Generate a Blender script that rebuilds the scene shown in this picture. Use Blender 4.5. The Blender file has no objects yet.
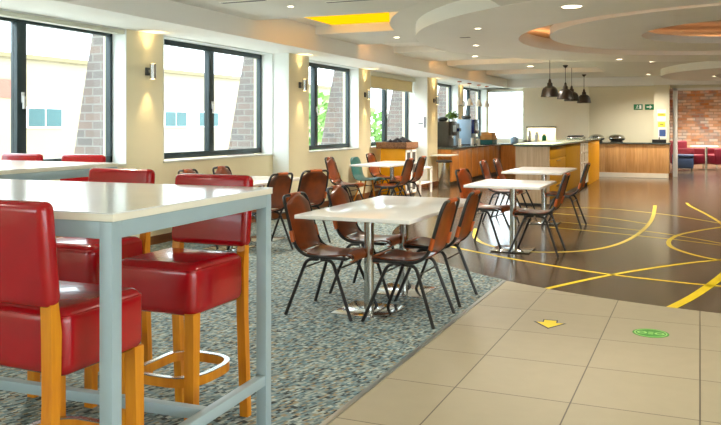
import bpy, bmesh, math, random
from mathutils import Vector, Matrix
random.seed(7)
PI = math.pi
SC = bpy.context.scene
COL = SC.collection

# ------------------------------------------------------------------ camera, world, light, exposure
F_PX, YAW = 790.0, math.atan(339.5 / 790.0)
cam_d = bpy.data.cameras.new('camera')
cam = bpy.data.objects.new('camera', cam_d)
COL.objects.link(cam)
cam.location = (0, 0, 1.38)
cam.rotation_euler = (PI / 2, 0, YAW)
cam_d.sensor_width = 36.0
cam_d.lens = F_PX / 721 * 36
cam_d.shift_y = -87.5 / 721
cam_d.clip_end = 300
SC.camera = cam

SC.view_settings.view_transform = 'Standard'
SC.view_settings.look = 'None'
SC.view_settings.gamma = 1
SC.view_settings.use_curve_mapping = False
SC.view_settings.exposure = 0.78
SC.cycles.use_denoising = True
SC.cycles.max_bounces = 10
SC.cycles.diffuse_bounces = 6
SC.cycles.transparent_max_bounces = 16
SC.cycles.sample_clamp_indirect = 6

SKY_STRENGTH = 4.2
SUN_STRENGTH = 1.4
DOWN_W = 27.0
world = bpy.data.worlds.new('world')
SC.world = world
world.use_nodes = True
bg = world.node_tree.nodes['Background']
bg.inputs[0].default_value = (0.82, 0.94, 1.0, 1)
bg.inputs[1].default_value = SKY_STRENGTH


def lamp(name, kind, loc, energy, color, rot=(0, 0, 0), **kw):
    d = bpy.data.lights.new(name, kind)
    d.energy = energy
    d.color = color
    for k, v in kw.items():
        setattr(d, k, v)
    o = bpy.data.objects.new(name, d)
    COL.objects.link(o)
    o.location = loc
    o.rotation_euler = rot
    return o


lamp('sun', 'SUN', (0, 0, 20), SUN_STRENGTH, (1.0, 0.93, 0.82), (math.radians(20), math.radians(38), 0), angle=0.02)
WARM = (1.0, 0.90, 0.76)


# ------------------------------------------------------------------ materials
def lin(c):
    return tuple(((v / 255) / 12.92 if v / 255 <= 0.04045 else ((v / 255 + 0.055) / 1.055) ** 2.4) for v in c) + (1.0,)


def new_mat(name):
    m = bpy.data.materials.new(name)
    m.use_nodes = True
    nt = m.node_tree
    return m, nt, nt.nodes['Principled BSDF'], nt.nodes['Material Output']


def setp(p, **kw):
    names = {'rough': 'Roughness', 'metal': 'Metallic', 'spec': 'Specular IOR Level', 'coat': 'Coat Weight', 'sheen': 'Sheen Weight'}
    for k, v in kw.items():
        p.inputs[names[k]].default_value = v


def nd(nt, t, **kw):
    n = nt.nodes.new(t)
    for k, v in kw.items():
        setattr(n, k, v)
    return n


def objco(nt, scale=(1, 1, 1), rot=(0, 0, 0), kind='Object', loc=(0, 0, 0)):
    tc = nd(nt, 'ShaderNodeTexCoord')
    mp = nd(nt, 'ShaderNodeMapping')
    mp.inputs['Scale'].default_value = scale
    mp.inputs['Rotation'].default_value = rot
    mp.inputs['Location'].default_value = loc
    nt.links.new(tc.outputs[kind], mp.inputs[0])
    return mp.outputs[0]


def plain(name, c, rough=0.5, metal=0.0, var=0.06, scale=6.0, stretch=(1, 1, 1), bump=0.0, **kw):
    """A colour with a soft procedural variation."""
    m, nt, p, _ = new_mat(name)
    setp(p, rough=rough, metal=metal, **kw)
    v = objco(nt, stretch)
    nz = nd(nt, 'ShaderNodeTexNoise')
    nz.inputs['Scale'].default_value = scale
    nz.inputs['Detail'].default_value = 4
    nt.links.new(v, nz.inputs['Vector'])
    rp = nd(nt, 'ShaderNodeValToRGB')
    l = lin(c)
    rp.color_ramp.elements[0].position = 0.3
    rp.color_ramp.elements[1].position = 0.7
    rp.color_ramp.elements[0].color = tuple(x * (1 - var) for x in l[:3]) + (1,)
    rp.color_ramp.elements[1].color = tuple(min(1, x * (1 + var)) for x in l[:3]) + (1,)
    nt.links.new(nz.outputs[0], rp.inputs[0])
    nt.links.new(rp.outputs[0], p.inputs['Base Color'])
    if bump:
        b = nd(nt, 'ShaderNodeBump')
        b.inputs['Strength'].default_value = bump
        b.inputs['Distance'].default_value = 0.01
        nt.links.new(nz.outputs[0], b.inputs['Height'])
        nt.links.new(b.outputs[0], p.inputs['Normal'])
    return m


def wood(name, c1, c2, stretch, rough=0.35, scale=3.0, **kw):
    m, nt, p, _ = new_mat(name)
    setp(p, rough=rough, **kw)
    v = objco(nt, stretch)
    nz = nd(nt, 'ShaderNodeTexNoise')
    nz.inputs['Scale'].default_value = scale
    nz.inputs['Detail'].default_value = 8
    nz.inputs['Roughness'].default_value = 0.65
    nt.links.new(v, nz.inputs['Vector'])
    rp = nd(nt, 'ShaderNodeValToRGB')
    rp.color_ramp.elements[0].position = 0.33
    rp.color_ramp.elements[1].position = 0.68
    rp.color_ramp.elements[0].color = lin(c1)
    rp.color_ramp.elements[1].color = lin(c2)
    nt.links.new(nz.outputs[0], rp.inputs[0])
    nt.links.new(rp.outputs[0], p.inputs['Base Color'])
    return m


def emit(name, c, s):
    m, nt, p, out = new_mat(name)
    nt.nodes.remove(p)
    e = nd(nt, 'ShaderNodeEmission')
    e.inputs[0].default_value = lin(c)
    e.inputs[1].default_value = s
    nt.links.new(e.outputs[0], out.inputs[0])
    return m


def glass_mat():
    m, nt, p, out = new_mat('window glass')
    nt.nodes.remove(p)
    t = nd(nt, 'ShaderNodeBsdfTransparent')
    t.inputs[0].default_value = (0.96, 0.98, 0.98, 1)
    g = nd(nt, 'ShaderNodeBsdfGlossy')
    g.inputs['Roughness'].default_value = 0.02
    mx = nd(nt, 'ShaderNodeMixShader')
    mx.inputs[0].default_value = 0.05
    nt.links.new(t.outputs[0], mx.inputs[1])
    nt.links.new(g.outputs[0], mx.inputs[2])
    nt.links.new(mx.outputs[0], out.inputs[0])
    return m


def tile_mat():
    m, nt, p, _ = new_mat('beige floor tiles')
    setp(p, rough=0.42)
    v = objco(nt, loc=(0.0, -0.20, 0))
    br = nd(nt, 'ShaderNodeTexBrick')
    br.offset = 0.0
    br.inputs['Scale'].default_value = 1.0
    br.inputs['Mortar Size'].default_value = 0.0035
    br.inputs['Mortar Smooth'].default_value = 0.0
    br.inputs['Brick Width'].default_value = 0.592
    br.inputs['Row Height'].default_value = 0.636
    br.inputs['Color1'].default_value = lin((170, 161, 136))
    br.inputs['Color2'].default_value = lin((165, 156, 131))
    br.inputs['Mortar'].default_value = lin((84, 78, 66))
    nt.links.new(v, br.inputs[0])
    nz = nd(nt, 'ShaderNodeTexNoise')
    nz.inputs['Scale'].default_value = 9
    nz.inputs['Detail'].default_value = 6
    nt.links.new(v, nz.inputs['Vector'])
    mx = nd(nt, 'ShaderNodeMixRGB', blend_type='MULTIPLY')
    mx.inputs[0].default_value = 0.12
    nt.links.new(br.outputs[0], mx.inputs[1])
    nt.links.new(nz.outputs[0], mx.inputs[2])
    nt.links.new(mx.outputs[0], p.inputs['Base Color'])
    return m


def carpet_mat():
    m, nt, p, _ = new_mat('woven carpet')
    setp(p, rough=0.75, spec=0.35)
    v = objco(nt, rot=(0, 0, math.radians(20)))
    # cells of 34 x 15 mm, each with its own yarn colour
    mul = nd(nt, 'ShaderNodeVectorMath', operation='MULTIPLY')
    mul.inputs[1].default_value = (1 / 0.013, 1 / 0.026, 1)
    nt.links.new(v, mul.inputs[0])
    fl = nd(nt, 'ShaderNodeVectorMath', operation='FLOOR')
    nt.links.new(mul.outputs[0], fl.inputs[0])
    wn = nd(nt, 'ShaderNodeTexWhiteNoise', noise_dimensions='2D')
    nt.links.new(fl.outputs[0], wn.inputs['Vector'])
    rp = nd(nt, 'ShaderNodeValToRGB')
    cr = rp.color_ramp
    cr.interpolation = 'CONSTANT'
    stops = [(0.0, (42, 52, 54)), (0.12, (94, 112, 114)), (0.30, (128, 142, 140)), (0.48, (154, 164, 156)), (0.62, (104, 132, 140)),
             (0.76, (142, 130, 104)), (0.86, (74, 98, 106)), (0.93, (172, 184, 180))]
    cr.elements[0].position = 0.0
    cr.elements[0].color = lin(stops[0][1])
    cr.elements[1].position = stops[1][0]
    cr.elements[1].color = lin(stops[1][1])
    for pos, c in stops[2:]:
        e = cr.elements.new(pos)
        e.color = lin(c)
    nt.links.new(wn.outputs[0], rp.inputs[0])
    nt.links.new(rp.outputs[0], p.inputs['Base Color'])
    return m


def plank_mat():
    m, nt, p, _ = new_mat('dark plank floor')
    setp(p, rough=0.17, spec=0.6)
    v = objco(nt, rot=(0, 0, PI / 2 + 0.3))
    br = nd(nt, 'ShaderNodeTexBrick')
    br.inputs['Scale'].default_value = 1.0
    br.inputs['Mortar Size'].default_value = 0.002
    br.inputs['Brick Width'].default_value = 1.2
    br.inputs['Row Height'].default_value = 0.15
    br.inputs['Color1'].default_value = lin((94, 78, 60))
    br.inputs['Color2'].default_value = lin((72, 60, 46))
    br.inputs['Mortar'].default_value = lin((50, 38, 28))
    nt.links.new(v, br.inputs[0])
    v2 = objco(nt, (1.5, 18, 1), (0, 0, PI / 2 + 0.3))
    nz = nd(nt, 'ShaderNodeTexNoise')
    nz.inputs['Scale'].default_value = 2
    nz.inputs['Detail'].default_value = 8
    nt.links.new(v2, nz.inputs['Vector'])
    mx = nd(nt, 'ShaderNodeMixRGB', blend_type='OVERLAY')
    mx.inputs[0].default_value = 0.5
    nt.links.new(br.outputs[0], mx.inputs[1])
    nt.links.new(nz.outputs[0], mx.inputs[2])
    nt.links.new(mx.outputs[0], p.inputs['Base Color'])
    return m


def brick_mat(name, c1, c2, cm, axis='x', w=0.22, h=0.075, mortar=0.008, mottled=None):
    m, nt, p, _ = new_mat(name)
    setp(p, rough=0.85)
    tc = nd(nt, 'ShaderNodeTexCoord')
    sp = nd(nt, 'ShaderNodeSeparateXYZ')
    cb = nd(nt, 'ShaderNodeCombineXYZ')
    nt.links.new(tc.outputs['Object'], sp.inputs[0])
    nt.links.new(sp.outputs[0 if axis == 'x' else 1], cb.inputs[0])
    nt.links.new(sp.outputs[2], cb.inputs[1])
    br = nd(nt, 'ShaderNodeTexBrick')
    br.inputs['Scale'].default_value = 1.0
    br.inputs['Mortar Size'].default_value = mortar
    br.inputs['Brick Width'].default_value = w
    br.inputs['Row Height'].default_value = h
    br.inputs['Color1'].default_value = lin(c1)
    br.inputs['Color2'].default_value = lin(c2)
    br.inputs['Mortar'].default_value = lin(cm)
    nt.links.new(cb.outputs[0], br.inputs[0])
    src = br.outputs[0]
    if mottled:
        nz = nd(nt, 'ShaderNodeTexNoise')
        nz.inputs['Scale'].default_value = 1.1
        nz.inputs['Detail'].default_value = 5
        nt.links.new(cb.outputs[0], nz.inputs['Vector'])
        rp = nd(nt, 'ShaderNodeValToRGB')
        cr = rp.color_ramp
        cr.elements[0].position = 0.30
        cr.elements[1].position = 0.72
        cr.elements[0].color = lin(mottled[0])
        cr.elements[1].color = lin(mottled[-1])
        for k, c in enumerate(mottled[1:-1]):
            e = cr.elements.new(0.30 + 0.42 * (k + 1) / (len(mottled) - 1))
            e.color = lin(c)
        nt.links.new(nz.outputs[0], rp.inputs[0])
        mx = nd(nt, 'ShaderNodeMixRGB', blend_type='MIX')
        mx.inputs[0].default_value = 0.45
        nt.links.new(src, mx.inputs[1])
        nt.links.new(rp.outputs[0], mx.inputs[2])
        src = mx.outputs[0]
    nt.links.new(src, p.inputs['Base Color'])
    return m


M = {}
M['wall'] = plain('pale yellow wall paint', (226, 218, 184), 0.7, var=0.02, scale=2)
M['reveal'] = plain('white reveal paint', (226, 230, 226), 0.6, var=0.02, scale=2)
M['back wall'] = plain('back wall paint', (222, 217, 192), 0.7, var=0.02, scale=2)
M['hatch wall'] = plain('cream wall paint', (232, 228, 206), 0.7, var=0.02, scale=2)
M['ceiling'] = plain('ceiling paint', (222, 221, 213), 0.75, var=0.015, scale=1.5)
M['ceiling white'] = plain('white ceiling edge', (238, 237, 231), 0.7, var=0.015, scale=1.5)
M['upper'] = plain('upper ceiling paint', (196, 184, 164), 0.8, var=0.02, scale=1.5)
M['skirting'] = wood('brown skirting wood', (104, 62, 34), (138, 86, 48), (0.6, 0.6, 12), 0.4)
M['tile'] = tile_mat()
M['carpet'] = carpet_mat()
M['plank'] = plank_mat()
M['line'] = plain('yellow floor tape', (232, 204, 24), 0.4, var=0.05)
M['metal edge'] = plain('aluminium edge', (168, 172, 168), 0.3, 0.8, var=0.05)
M['frame'] = plain('dark teal grey window frame', (44, 60, 64), 0.4, var=0.05)
M['glass'] = glass_mat()
M['handle white'] = plain('white plastic handle', (236, 238, 238), 0.4, var=0.02)
M['sill'] = plain('white sill board', (214, 214, 204), 0.4, var=0.02)
M['blind'] = plain('cream blind cloth', (226, 212, 166), 0.8, var=0.05, stretch=(1, 1, 20))
M['cassette'] = plain('cream blind cassette', (206, 208, 190), 0.5, var=0.02)
M['white top'] = plain('white laminate', (240, 241, 239), 0.16, var=0.015, spec=0.6)
M['cream edge'] = plain('cream laminate edge', (238, 232, 214), 0.4, var=0.02)
M['grey paint'] = plain('pale blue grey powder coat', (160, 180, 187), 0.38, var=0.03)
M['red'] = plain('red leather', (166, 6, 20), 0.24, var=0.10, scale=8, bump=0.08, coat=0.3)
M['beech'] = wood('orange beech wood', (204, 120, 12), (226, 150, 28), (8, 8, 0.8), 0.35)
M['steel'] = plain('brushed steel', (196, 198, 196), 0.22, 1.0, var=0.05, stretch=(1, 1, 12))
M['chrome'] = plain('polished steel plate', (206, 208, 206), 0.12, 1.0, var=0.03)
M['leather'] = plain('tan brown leather', (122, 52, 12), 0.30, var=0.55, scale=6, bump=0.12, coat=0.25)
M['leather edge'] = plain('tan leather tab', (172, 80, 18), 0.45, var=0.15)
M['black tube'] = plain('black tube', (22, 22, 23), 0.35, var=0.05)
M['black'] = plain('black plastic', (24, 24, 26), 0.4, var=0.05)
M['dark grey'] = plain('dark grey plastic', (66, 66, 64), 0.4, var=0.05)
M['teal shell'] = plain('teal plastic shell', (46, 112, 108), 0.4, var=0.04)
M['yellow panel'] = plain('yellow laminate', (228, 158, 0), 0.5, spec=0.25, var=0.04)
M['olive'] = plain('olive yellow laminate', (158, 112, 6), 0.6, spec=0.2, var=0.05)
M['counter wood'] = wood('warm oak counter front', (186, 114, 46), (220, 148, 74), (5, 5, 0.5), 0.35)
M['pale wood'] = wood('pale grey oak panel', (176, 150, 118), (206, 182, 150), (6, 6, 0.5), 0.4)
M['back wood'] = wood('light oak counter front', (186, 134, 78), (216, 168, 110), (7, 7, 0.5), 0.35)
M['worktop'] = plain('dark green grey stone worktop', (78, 86, 80), 0.12, var=0.2, scale=30, spec=0.6)
M['island top'] = plain('pale green glass worktop', (186, 200, 178), 0.08, var=0.04, spec=0.7)
M['island edge'] = plain('dark green worktop edge', (66, 84, 74), 0.2, var=0.08)
M['plinth'] = plain('white plinth', (226, 218, 200), 0.4, var=0.03)
M['white'] = plain('white plastic', (238, 238, 234), 0.4, var=0.02)
M['paper'] = plain('white paper', (240, 240, 236), 0.7, var=0.02)
M['paper yellow'] = plain('yellow print', (226, 210, 70), 0.7, var=0.05)
M['paper blue'] = plain('blue print', (58, 86, 146), 0.7, var=0.05)
M['ink'] = plain('dark ink', (52, 66, 84), 0.7, var=0.05)
M['sign green'] = plain('exit sign green', (0, 118, 74), 0.4, var=0.03)
M['pendant'] = plain('black pendant enamel', (40, 32, 26), 0.35, var=0.08)
M['pendant white'] = plain('white glass pendant', (226, 214, 196), 0.3, var=0.03)
M['wicker'] = plain('brown wicker', (124, 86, 56), 0.8, var=0.4, scale=40, bump=0.5)
M['dark cloth'] = plain('dark cloth', (38, 36, 40), 0.8, var=0.2)
M['blue grey'] = plain('blue grey metal panel', (148, 172, 192), 0.3, var=0.05)
M['navy gloss'] = plain('navy gloss panel', (26, 38, 84), 0.25, var=0.08)
M['leaf'] = plain('green leaf', (92, 122, 34), 0.6, var=0.35, scale=12)
M['maroon'] = plain('maroon upholstery', (116, 16, 40), 0.6, var=0.12)
M['navy'] = plain('navy upholstery', (38, 58, 92), 0.6, var=0.1)
M['teal glass'] = plain('teal glazed window', (44, 84, 86), 0.4, var=0.15, scale=1)
M['facade'] = plain('cream render facade', (158, 145, 120), 0.85, var=0.04, scale=0.5)
M['facade pink'] = plain('pink band', (170, 100, 86), 0.8, var=0.04)
M['roof'] = plain('pale roof edge', (126, 114, 84), 0.7, var=0.04)
M['outside ground'] = plain('pale concrete', (200, 198, 190), 0.9, var=0.06, scale=0.4)
M['buttress'] = brick_mat('weathered grey brick', (128, 110, 102), (106, 101, 100), (136, 133, 129), 'x', 0.23, 0.095, 0.009)
M['brick'] = brick_mat('painted brick wall', (176, 104, 64), (250, 244, 236), (170, 158, 148), 'x', 0.30, 0.11, 0.014,
                       [(196, 196, 200), (140, 104, 88), (222, 150, 84), (120, 120, 124), (214, 120, 70), (230, 220, 206)])
M['orange box'] = wood('pine crate', (214, 150, 74), (232, 176, 104), (1, 8, 8), 0.6)
M['green print'] = plain('green floor sticker', (56, 142, 44), 0.5, var=0.06)
M['light green print'] = plain('pale green print', (160, 214, 128), 0.5, var=0.04)
M['arrow yellow'] = plain('yellow sticker', (240, 212, 24), 0.5, var=0.04)
M['led'] = emit('lit lamp diffuser', (255, 232, 196), 9.0)
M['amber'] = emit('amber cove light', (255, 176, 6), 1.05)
M['orange cove'] = emit('orange cove light', (255, 178, 100), 16.0)
M['ring edge'] = emit('pink cove light', (255, 184, 128), 4.5)
M['ring cove'] = emit('ring cove light', (255, 176, 120), 1.7)
M['glow'] = emit('lit lamp opening', (255, 214, 140), 6.0)
M['bark'] = plain('grey brown bark', (96, 80, 62), 0.9, var=0.2)
M['tree leaf'] = plain('sunlit tree leaf', (120, 160, 84), 0.7, var=0.35, scale=3)


# ------------------------------------------------------------------ mesh helpers
class MB:
    def __init__(self):
        self.bm = bmesh.new()

    def _merge(self, tmp):
        me = bpy.data.meshes.new('tmp')
        tmp.to_mesh(me)
        tmp.free()
        self.bm.from_mesh(me)
        bpy.data.meshes.remove(me)

    def box(self, x0, x1, y0, y1, z0, z1, bev=0.0, seg=2, mat=None):
        t = bmesh.new()
        bmesh.ops.create_cube(t, size=1.0)
        for v in t.verts:
            v.co = Vector(((x0 + x1) / 2 + v.co.x * (x1 - x0), (y0 + y1) / 2 + v.co.y * (y1 - y0), (z0 + z1) / 2 + v.co.z * (z1 - z0)))
        if bev:
            bmesh.ops.bevel(t, geom=t.edges[:], offset=bev, segments=seg, profile=0.5, affect='EDGES')
        if mat is not None:
            t.transform(mat)
        self._merge(t)
        return self

    def tube(self, pts, r, seg=10, closed=False, r_end=None):
        pts = [Vector(p) for p in pts]
        n = len(pts)
        rings = []
        up = None
        for i in range(n):
            if closed:
                d = pts[(i + 1) % n] - pts[i - 1]
            else:
                d = pts[min(i + 1, n - 1)] - pts[max(i - 1, 0)]
            d.normalize()
            if up is None:
                up = Vector((0, 0, 1)) if abs(d.z) < 0.9 else Vector((1, 0, 0))
            up = up - d * up.dot(d)
            if up.length < 1e-5:
                up = d.orthogonal()
            up.normalize()
            s = d.cross(up)
            rr = r if r_end is None else r + (r_end - r) * i / (n - 1)
            rings.append([self.bm.verts.new(pts[i] + (up * math.cos(2 * PI * k / seg) + s * math.sin(2 * PI * k / seg)) * rr) for k in range(seg)])
        m = n if closed else n - 1
        for i in range(m):
            a, b = rings[i], rings[(i + 1) % n]
            for k in range(seg):
                self.bm.faces.new((a[k], a[(k + 1) % seg], b[(k + 1) % seg], b[k]))
        if not closed:
            self.bm.faces.new(rings[0][::-1])
            self.bm.faces.new(rings[-1])
        return self

    def lathe(self, prof, c=(0, 0, 0), seg=24, cap=True):
        """prof: list of (r, z) from bottom to top."""
        c = Vector(c)
        rings = []
        for r, z in prof:
            rings.append([self.bm.verts.new(c + Vector((r * math.cos(2 * PI * k / seg), r * math.sin(2 * PI * k / seg), z))) for k in range(seg)])
        for a, b in zip(rings, rings[1:]):
            for k in range(seg):
                self.bm.faces.new((a[k], a[(k + 1) % seg], b[(k + 1) % seg], b[k]))
        if cap:
            self.bm.faces.new(rings[0][::-1])
            self.bm.faces.new(rings[-1])
        return self

    def prism(self, poly, z0, z1, axis='z', mat=None):
        """poly in (x, y) extruded along z; axis 'x': poly (y, z) extruded x0..x1; axis 'y': poly (x, z)."""
        def P(a, b, h):
            return {'z': (a, b, h), 'x': (h, a, b), 'y': (a, h, b)}[axis]
        lo = [self.bm.verts.new(P(a, b, z0)) for a, b in poly]
        hi = [self.bm.verts.new(P(a, b, z1)) for a, b in poly]
        n = len(poly)
        fs = [self.bm.faces.new(lo[::-1]), self.bm.faces.new(hi)]
        for i in range(n):
            fs.append(self.bm.faces.new((lo[i], lo[(i + 1) % n], hi[(i + 1) % n], hi[i])))
        if mat is not None:
            for v in lo + hi:
                v.co = mat @ v.co
        return self

    def annulus(self, c, r0, r1, z0, z1, seg=96):
        ring = []
        for r, z in ((r0, z0), (r1, z0), (r1, z1), (r0, z1)):
            ring.append([self.bm.verts.new((c[0] + r * math.cos(2 * PI * k / seg), c[1] + r * math.sin(2 * PI * k / seg), z)) for k in range(seg)])
        for i in range(4):
            a, b = ring[i], ring[(i + 1) % 4]
            for k in range(seg):
                self.bm.faces.new((a[k], a[(k + 1) % seg], b[(k + 1) % seg], b[k]))
        return self

    def sheet(self, prof, width, thick, nt=10, bow=0.0, sub=4):
        """A leather sheet: prof [(x, z)] runs along it, width(s) is its half width, bow pushes its middle back."""
        P = smooth_path([(x, 0, z) for x, z in prof], sub)
        n = len(P)
        front, back = [], []
        for i, p in enumerate(P):
            d = (P[min(i + 1, n - 1)] - P[max(i - 1, 0)]).normalized()
            nr = Vector((d.z, 0, -d.x))
            s = i / (n - 1)
            w = width(s)
            fr, bk = [], []
            for k in range(nt + 1):
                t = -1 + 2 * k / nt
                q = p + Vector((0, t * w, 0)) - nr * (-bow * (1 - t * t))
                fr.append(self.bm.verts.new(q - nr * thick / 2))
                bk.append(self.bm.verts.new(q + nr * thick / 2))
            front.append(fr)
            back.append(bk)
        for i in range(n - 1):
            for k in range(nt):
                self.bm.faces.new((front[i][k], front[i][k + 1], front[i + 1][k + 1], front[i + 1][k]))
                self.bm.faces.new((back[i][k], back[i + 1][k], back[i + 1][k + 1], back[i][k + 1]))
            for k in (0, nt):
                self.bm.faces.new((front[i][k], front[i + 1][k], back[i + 1][k], back[i][k]))
        for i in (0, n - 1):
            for k in range(nt):
                self.bm.faces.new((front[i][k], back[i][k], back[i][k + 1], front[i][k + 1]))
        return self

    def build(self, name, mat, parent=None, label=None, smooth=True, angle=0.6):
        bmesh.ops.recalc_face_normals(self.bm, faces=self.bm.faces[:])
        me = bpy.data.meshes.new(name)
        self.bm.to_mesh(me)
        self.bm.free()
        me.materials.append(mat)
        if smooth:
            me.shade_smooth()
            me.set_sharp_from_angle(angle=angle)
        o = bpy.data.objects.new(name, me)
        COL.objects.link(o)
        if parent is not None:
            o.parent = parent
        if label:
            o['label'] = label
        return o


def smooth_path(pts, sub=6, closed=False):
    pts = [Vector(p) for p in pts]
    n = len(pts)
    out = []
    for i in range(n if closed else n - 1):
        g = (lambda j: pts[j % n]) if closed else (lambda j: pts[max(0, min(n - 1, j))])
        p0, p1, p2, p3 = g(i - 1), g(i), g(i + 1), g(i + 2)
        for k in range(sub):
            t = k / sub
            out.append(0.5 * ((2 * p1) + (-p0 + p2) * t + (2 * p0 - 5 * p1 + 4 * p2 - p3) * t * t + (-p0 + 3 * p1 - 3 * p2 + p3) * t ** 3))
    if not closed:
        out.append(pts[-1])
    return out


def fillet(pts, r, n=5):
    """A polyline with its corners rounded."""
    pts = [Vector(p) for p in pts]
    out = [pts[0]]
    for a, b, c in zip(pts, pts[1:], pts[2:]):
        u, v = (a - b), (c - b)
        q = min(r, u.length * 0.49, v.length * 0.49)
        s, e = b + u.normalized() * q, b + v.normalized() * q
        for k in range(n + 1):
            t = k / n
            out.append((1 - t) ** 2 * s + 2 * t * (1 - t) * b + t * t * e)
    out.append(pts[-1])
    return out


def tag(o, label=None, cat=None, group=None, kind=None):
    for k, v in (('label', label), ('category', cat), ('group', group), ('kind', kind)):
        if v:
            o[k] = v
    return o


def thing(name, label, cat, loc=(0, 0, 0), rz=0.0, group=None):
    o = bpy.data.objects.new(name, None)
    COL.objects.link(o)
    o.location = loc
    o.rotation_euler = (0, 0, rz)
    o.empty_display_size = 0.1
    return tag(o, label, cat, group)


def struct(o):
    o['kind'] = 'structure'
    return o


def kids(o):
    return [c for c in COL.objects if c.parent == o]


def dup(root, loc, rz, label, group=None):
    r = root.copy()
    COL.objects.link(r)
    r.location = loc
    r.rotation_euler = (0, 0, rz)
    r['label'] = label
    if group:
        r['group'] = group
    for ch in kids(root):
        c = ch.copy()
        COL.objects.link(c)
        c.parent = r
        for g in kids(ch):
            d = g.copy()
            COL.objects.link(d)
            d.parent = c
    return r


# ------------------------------------------------------------------ the setting
WX, GX = -5.80, -6.02             # face of the window wall, plane of the glass
CC = (0.75, 10.95)                # centre of the round ceiling and the round plank floor
SOF, SLAB, LOW, UP = 2.435, 2.665, 2.51, 2.83


def arc(c, r, a0, a1, n=24):
    return [(c[0] + r * math.cos(a0 + (a1 - a0) * k / n), c[1] + r * math.sin(a0 + (a1 - a0) * k / n)) for k in range(n + 1)]


def slab_poly(name, poly, z0, z1, mat, smooth=False):
    return struct(MB().prism(poly, z0, z1).build(name, mat, smooth=smooth))


slab_poly('floor', [(-6.1, -3), (6, -3), (6, 32), (-6.1, 32)], -0.12, -0.004, M['plank'])
a_l = math.pi + math.asin((10.95 - 6.96) / 4.63)
a_r = 2 * math.pi - math.asin((10.95 - 6.96) / 4.63)
edge = arc(CC, 4.63, a_l, a_r)
slab_poly('floor_tile', [(-1.59, -3), (6, -3), (6, 7.6)] + [(4.6, 8.3)] + edge[::-1], -0.05, 0.0, M['tile'])
curve_c = arc(CC, 4.62, math.pi, a_l)[::-1]
slab_poly('floor_carpet', [(-5.8, -3), (-1.59, -3)] + curve_c + [(-5.8, 12.2)], -0.05, 0.002, M['carpet'])
tr = MB()
tr.box(-1.605, -1.575, -3, 6.93, -0.01, 0.006)
struct(tr.build('trim_1', M['metal edge'], smooth=False))

# window wall: Y spans of the six windows
WIN = [(4.40, 6.97, 5.675), (7.62, 10.21, 8.88), (10.86, 13.41, 12.0), (13.98, 16.62, 15.25), (17.36, 19.95, 18.65), (20.45, 22.92, 21.7)]
Z0, Z1 = 0.935, SOF
w = MB()
w.box(-6.12, WX, -3, 23.2, -0.05, Z0)
w.box(-6.12, WX, -3, 23.2, Z1, 3.0)
ys = [-3] + [v for a, b, _ in WIN for v in (a, b)] + [23.2]
for a, b in zip(ys[0::2], ys[1::2]):
    w.box(-6.12, WX, a, b, Z0, Z1)
struct(w.build('wall_left', M['wall'], smooth=False))
rv = MB()
for a, b, _ in WIN:                # white boards lining the recesses
    rv.box(GX + 0.03, WX + 0.004, b - 0.012, b, Z0, Z1)
    rv.box(GX + 0.03, WX + 0.004, a, a + 0.012, Z0, Z1)
    rv.box(GX + 0.03, WX, a, b, Z1 - 0.012, Z1)
struct(rv.build('trim_2', M['reveal'], smooth=False))
for i, (a, b) in enumerate([(10.22, 10.86), (16.62, 17.34)]):
    c = MB()
    c.box(WX - 0.1, -5.53, a, b, 0, SOF)
    struct(c.build('column', M['wall'], smooth=False))
    c = MB()
    c.box(WX, -5.535, a - 0.006, a, 0.0, SOF)
    struct(c.build('trim_%d' % (3 + i), M['reveal'], smooth=False))
sk = MB()
for a, b in ((-3, 10.2), (10.86, 16.6), (17.34, 23.2)):
    sk.box(WX, WX + 0.018, a, b, 0, 0.10)
for a, b in ((10.2, 10.86), (16.6, 17.34)):
    sk.box(-5.53, -5.512, a - 0.02, b + 0.02, 0, 0.10)
    sk.box(WX, -5.512, a - 0.024, a - 0.006, 0, 0.10)
struct(sk.build('baseboard_left', M['skirting'], smooth=False))

for i, (a, b, m) in enumerate(WIN):
    root = bpy.data.objects.new('window_%d' % (i + 1), None)
    COL.objects.link(root)
    root.location = (GX, (a + b) / 2, Z0)
    struct(root)
    o = (a + b) / 2
    a1, b1, m1, H = a - o + 0.01, b - o - 0.012, m - o, Z1 - Z0
    f = MB()
    t = 0.038
    f.box(-0.03, 0.04, a1, b1, 0.03, 0.03 + 0.075, 0.004)
    f.box(-0.03, 0.04, a1, b1, H - 0.075, H - 0.012, 0.004)
    f.box(-0.03, 0.04, a1, a1 + t, 0.03, H - 0.012, 0.004)
    f.box(-0.03, 0.04, b1 - t, b1, 0.03, H - 0.012, 0.004)
    f.build('frame', M['frame'], root)
    f = MB()
    f.box(-0.035, 0.05, m1 - 0.058, m1 + 0.058, 0.09, H - 0.07, 0.006)
    f.build('mullion', M['frame'], root)
    for s, (p0, p1) in enumerate(((a1 + t, m1 - 0.058), (m1 + 0.058, b1 - t))):
        f = MB()
        f.box(-0.004, 0.004, p0, p1, 0.10, H - 0.07)
        f.build('pane', M['glass'], root, smooth=False)
    f = MB()
    f.box(0.05, 0.065, m1 - 0.012, m1 + 0.02, 0.66, 0.76, 0.004)
    f.box(0.065, 0.085, m1 - 0.012, m1 + 0.012, 0.60, 0.72, 0.004)
    f.build('handle', M['handle white'], root)
    f = MB()
    f.box(0.035, 0.235, a1 - 0.01, b1 + 0.01, 0.0, 0.022, 0.004)
    f.build('sill', M['sill'], root)

# bulkhead along the window wall, ceiling slabs, coffers and rings
slab_poly('ceiling', [(-6.1, -3), (6, -3), (6, 32), (-6.1, 32)], UP, 3.0, M['upper'])
slab_poly('ceiling_bulkhead', [(-6.1, -3), (-5.02, -3), (-5.02, 23.2), (-6.1, 23.2)], SOF, UP + 0.02, M['ceiling white'])


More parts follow.
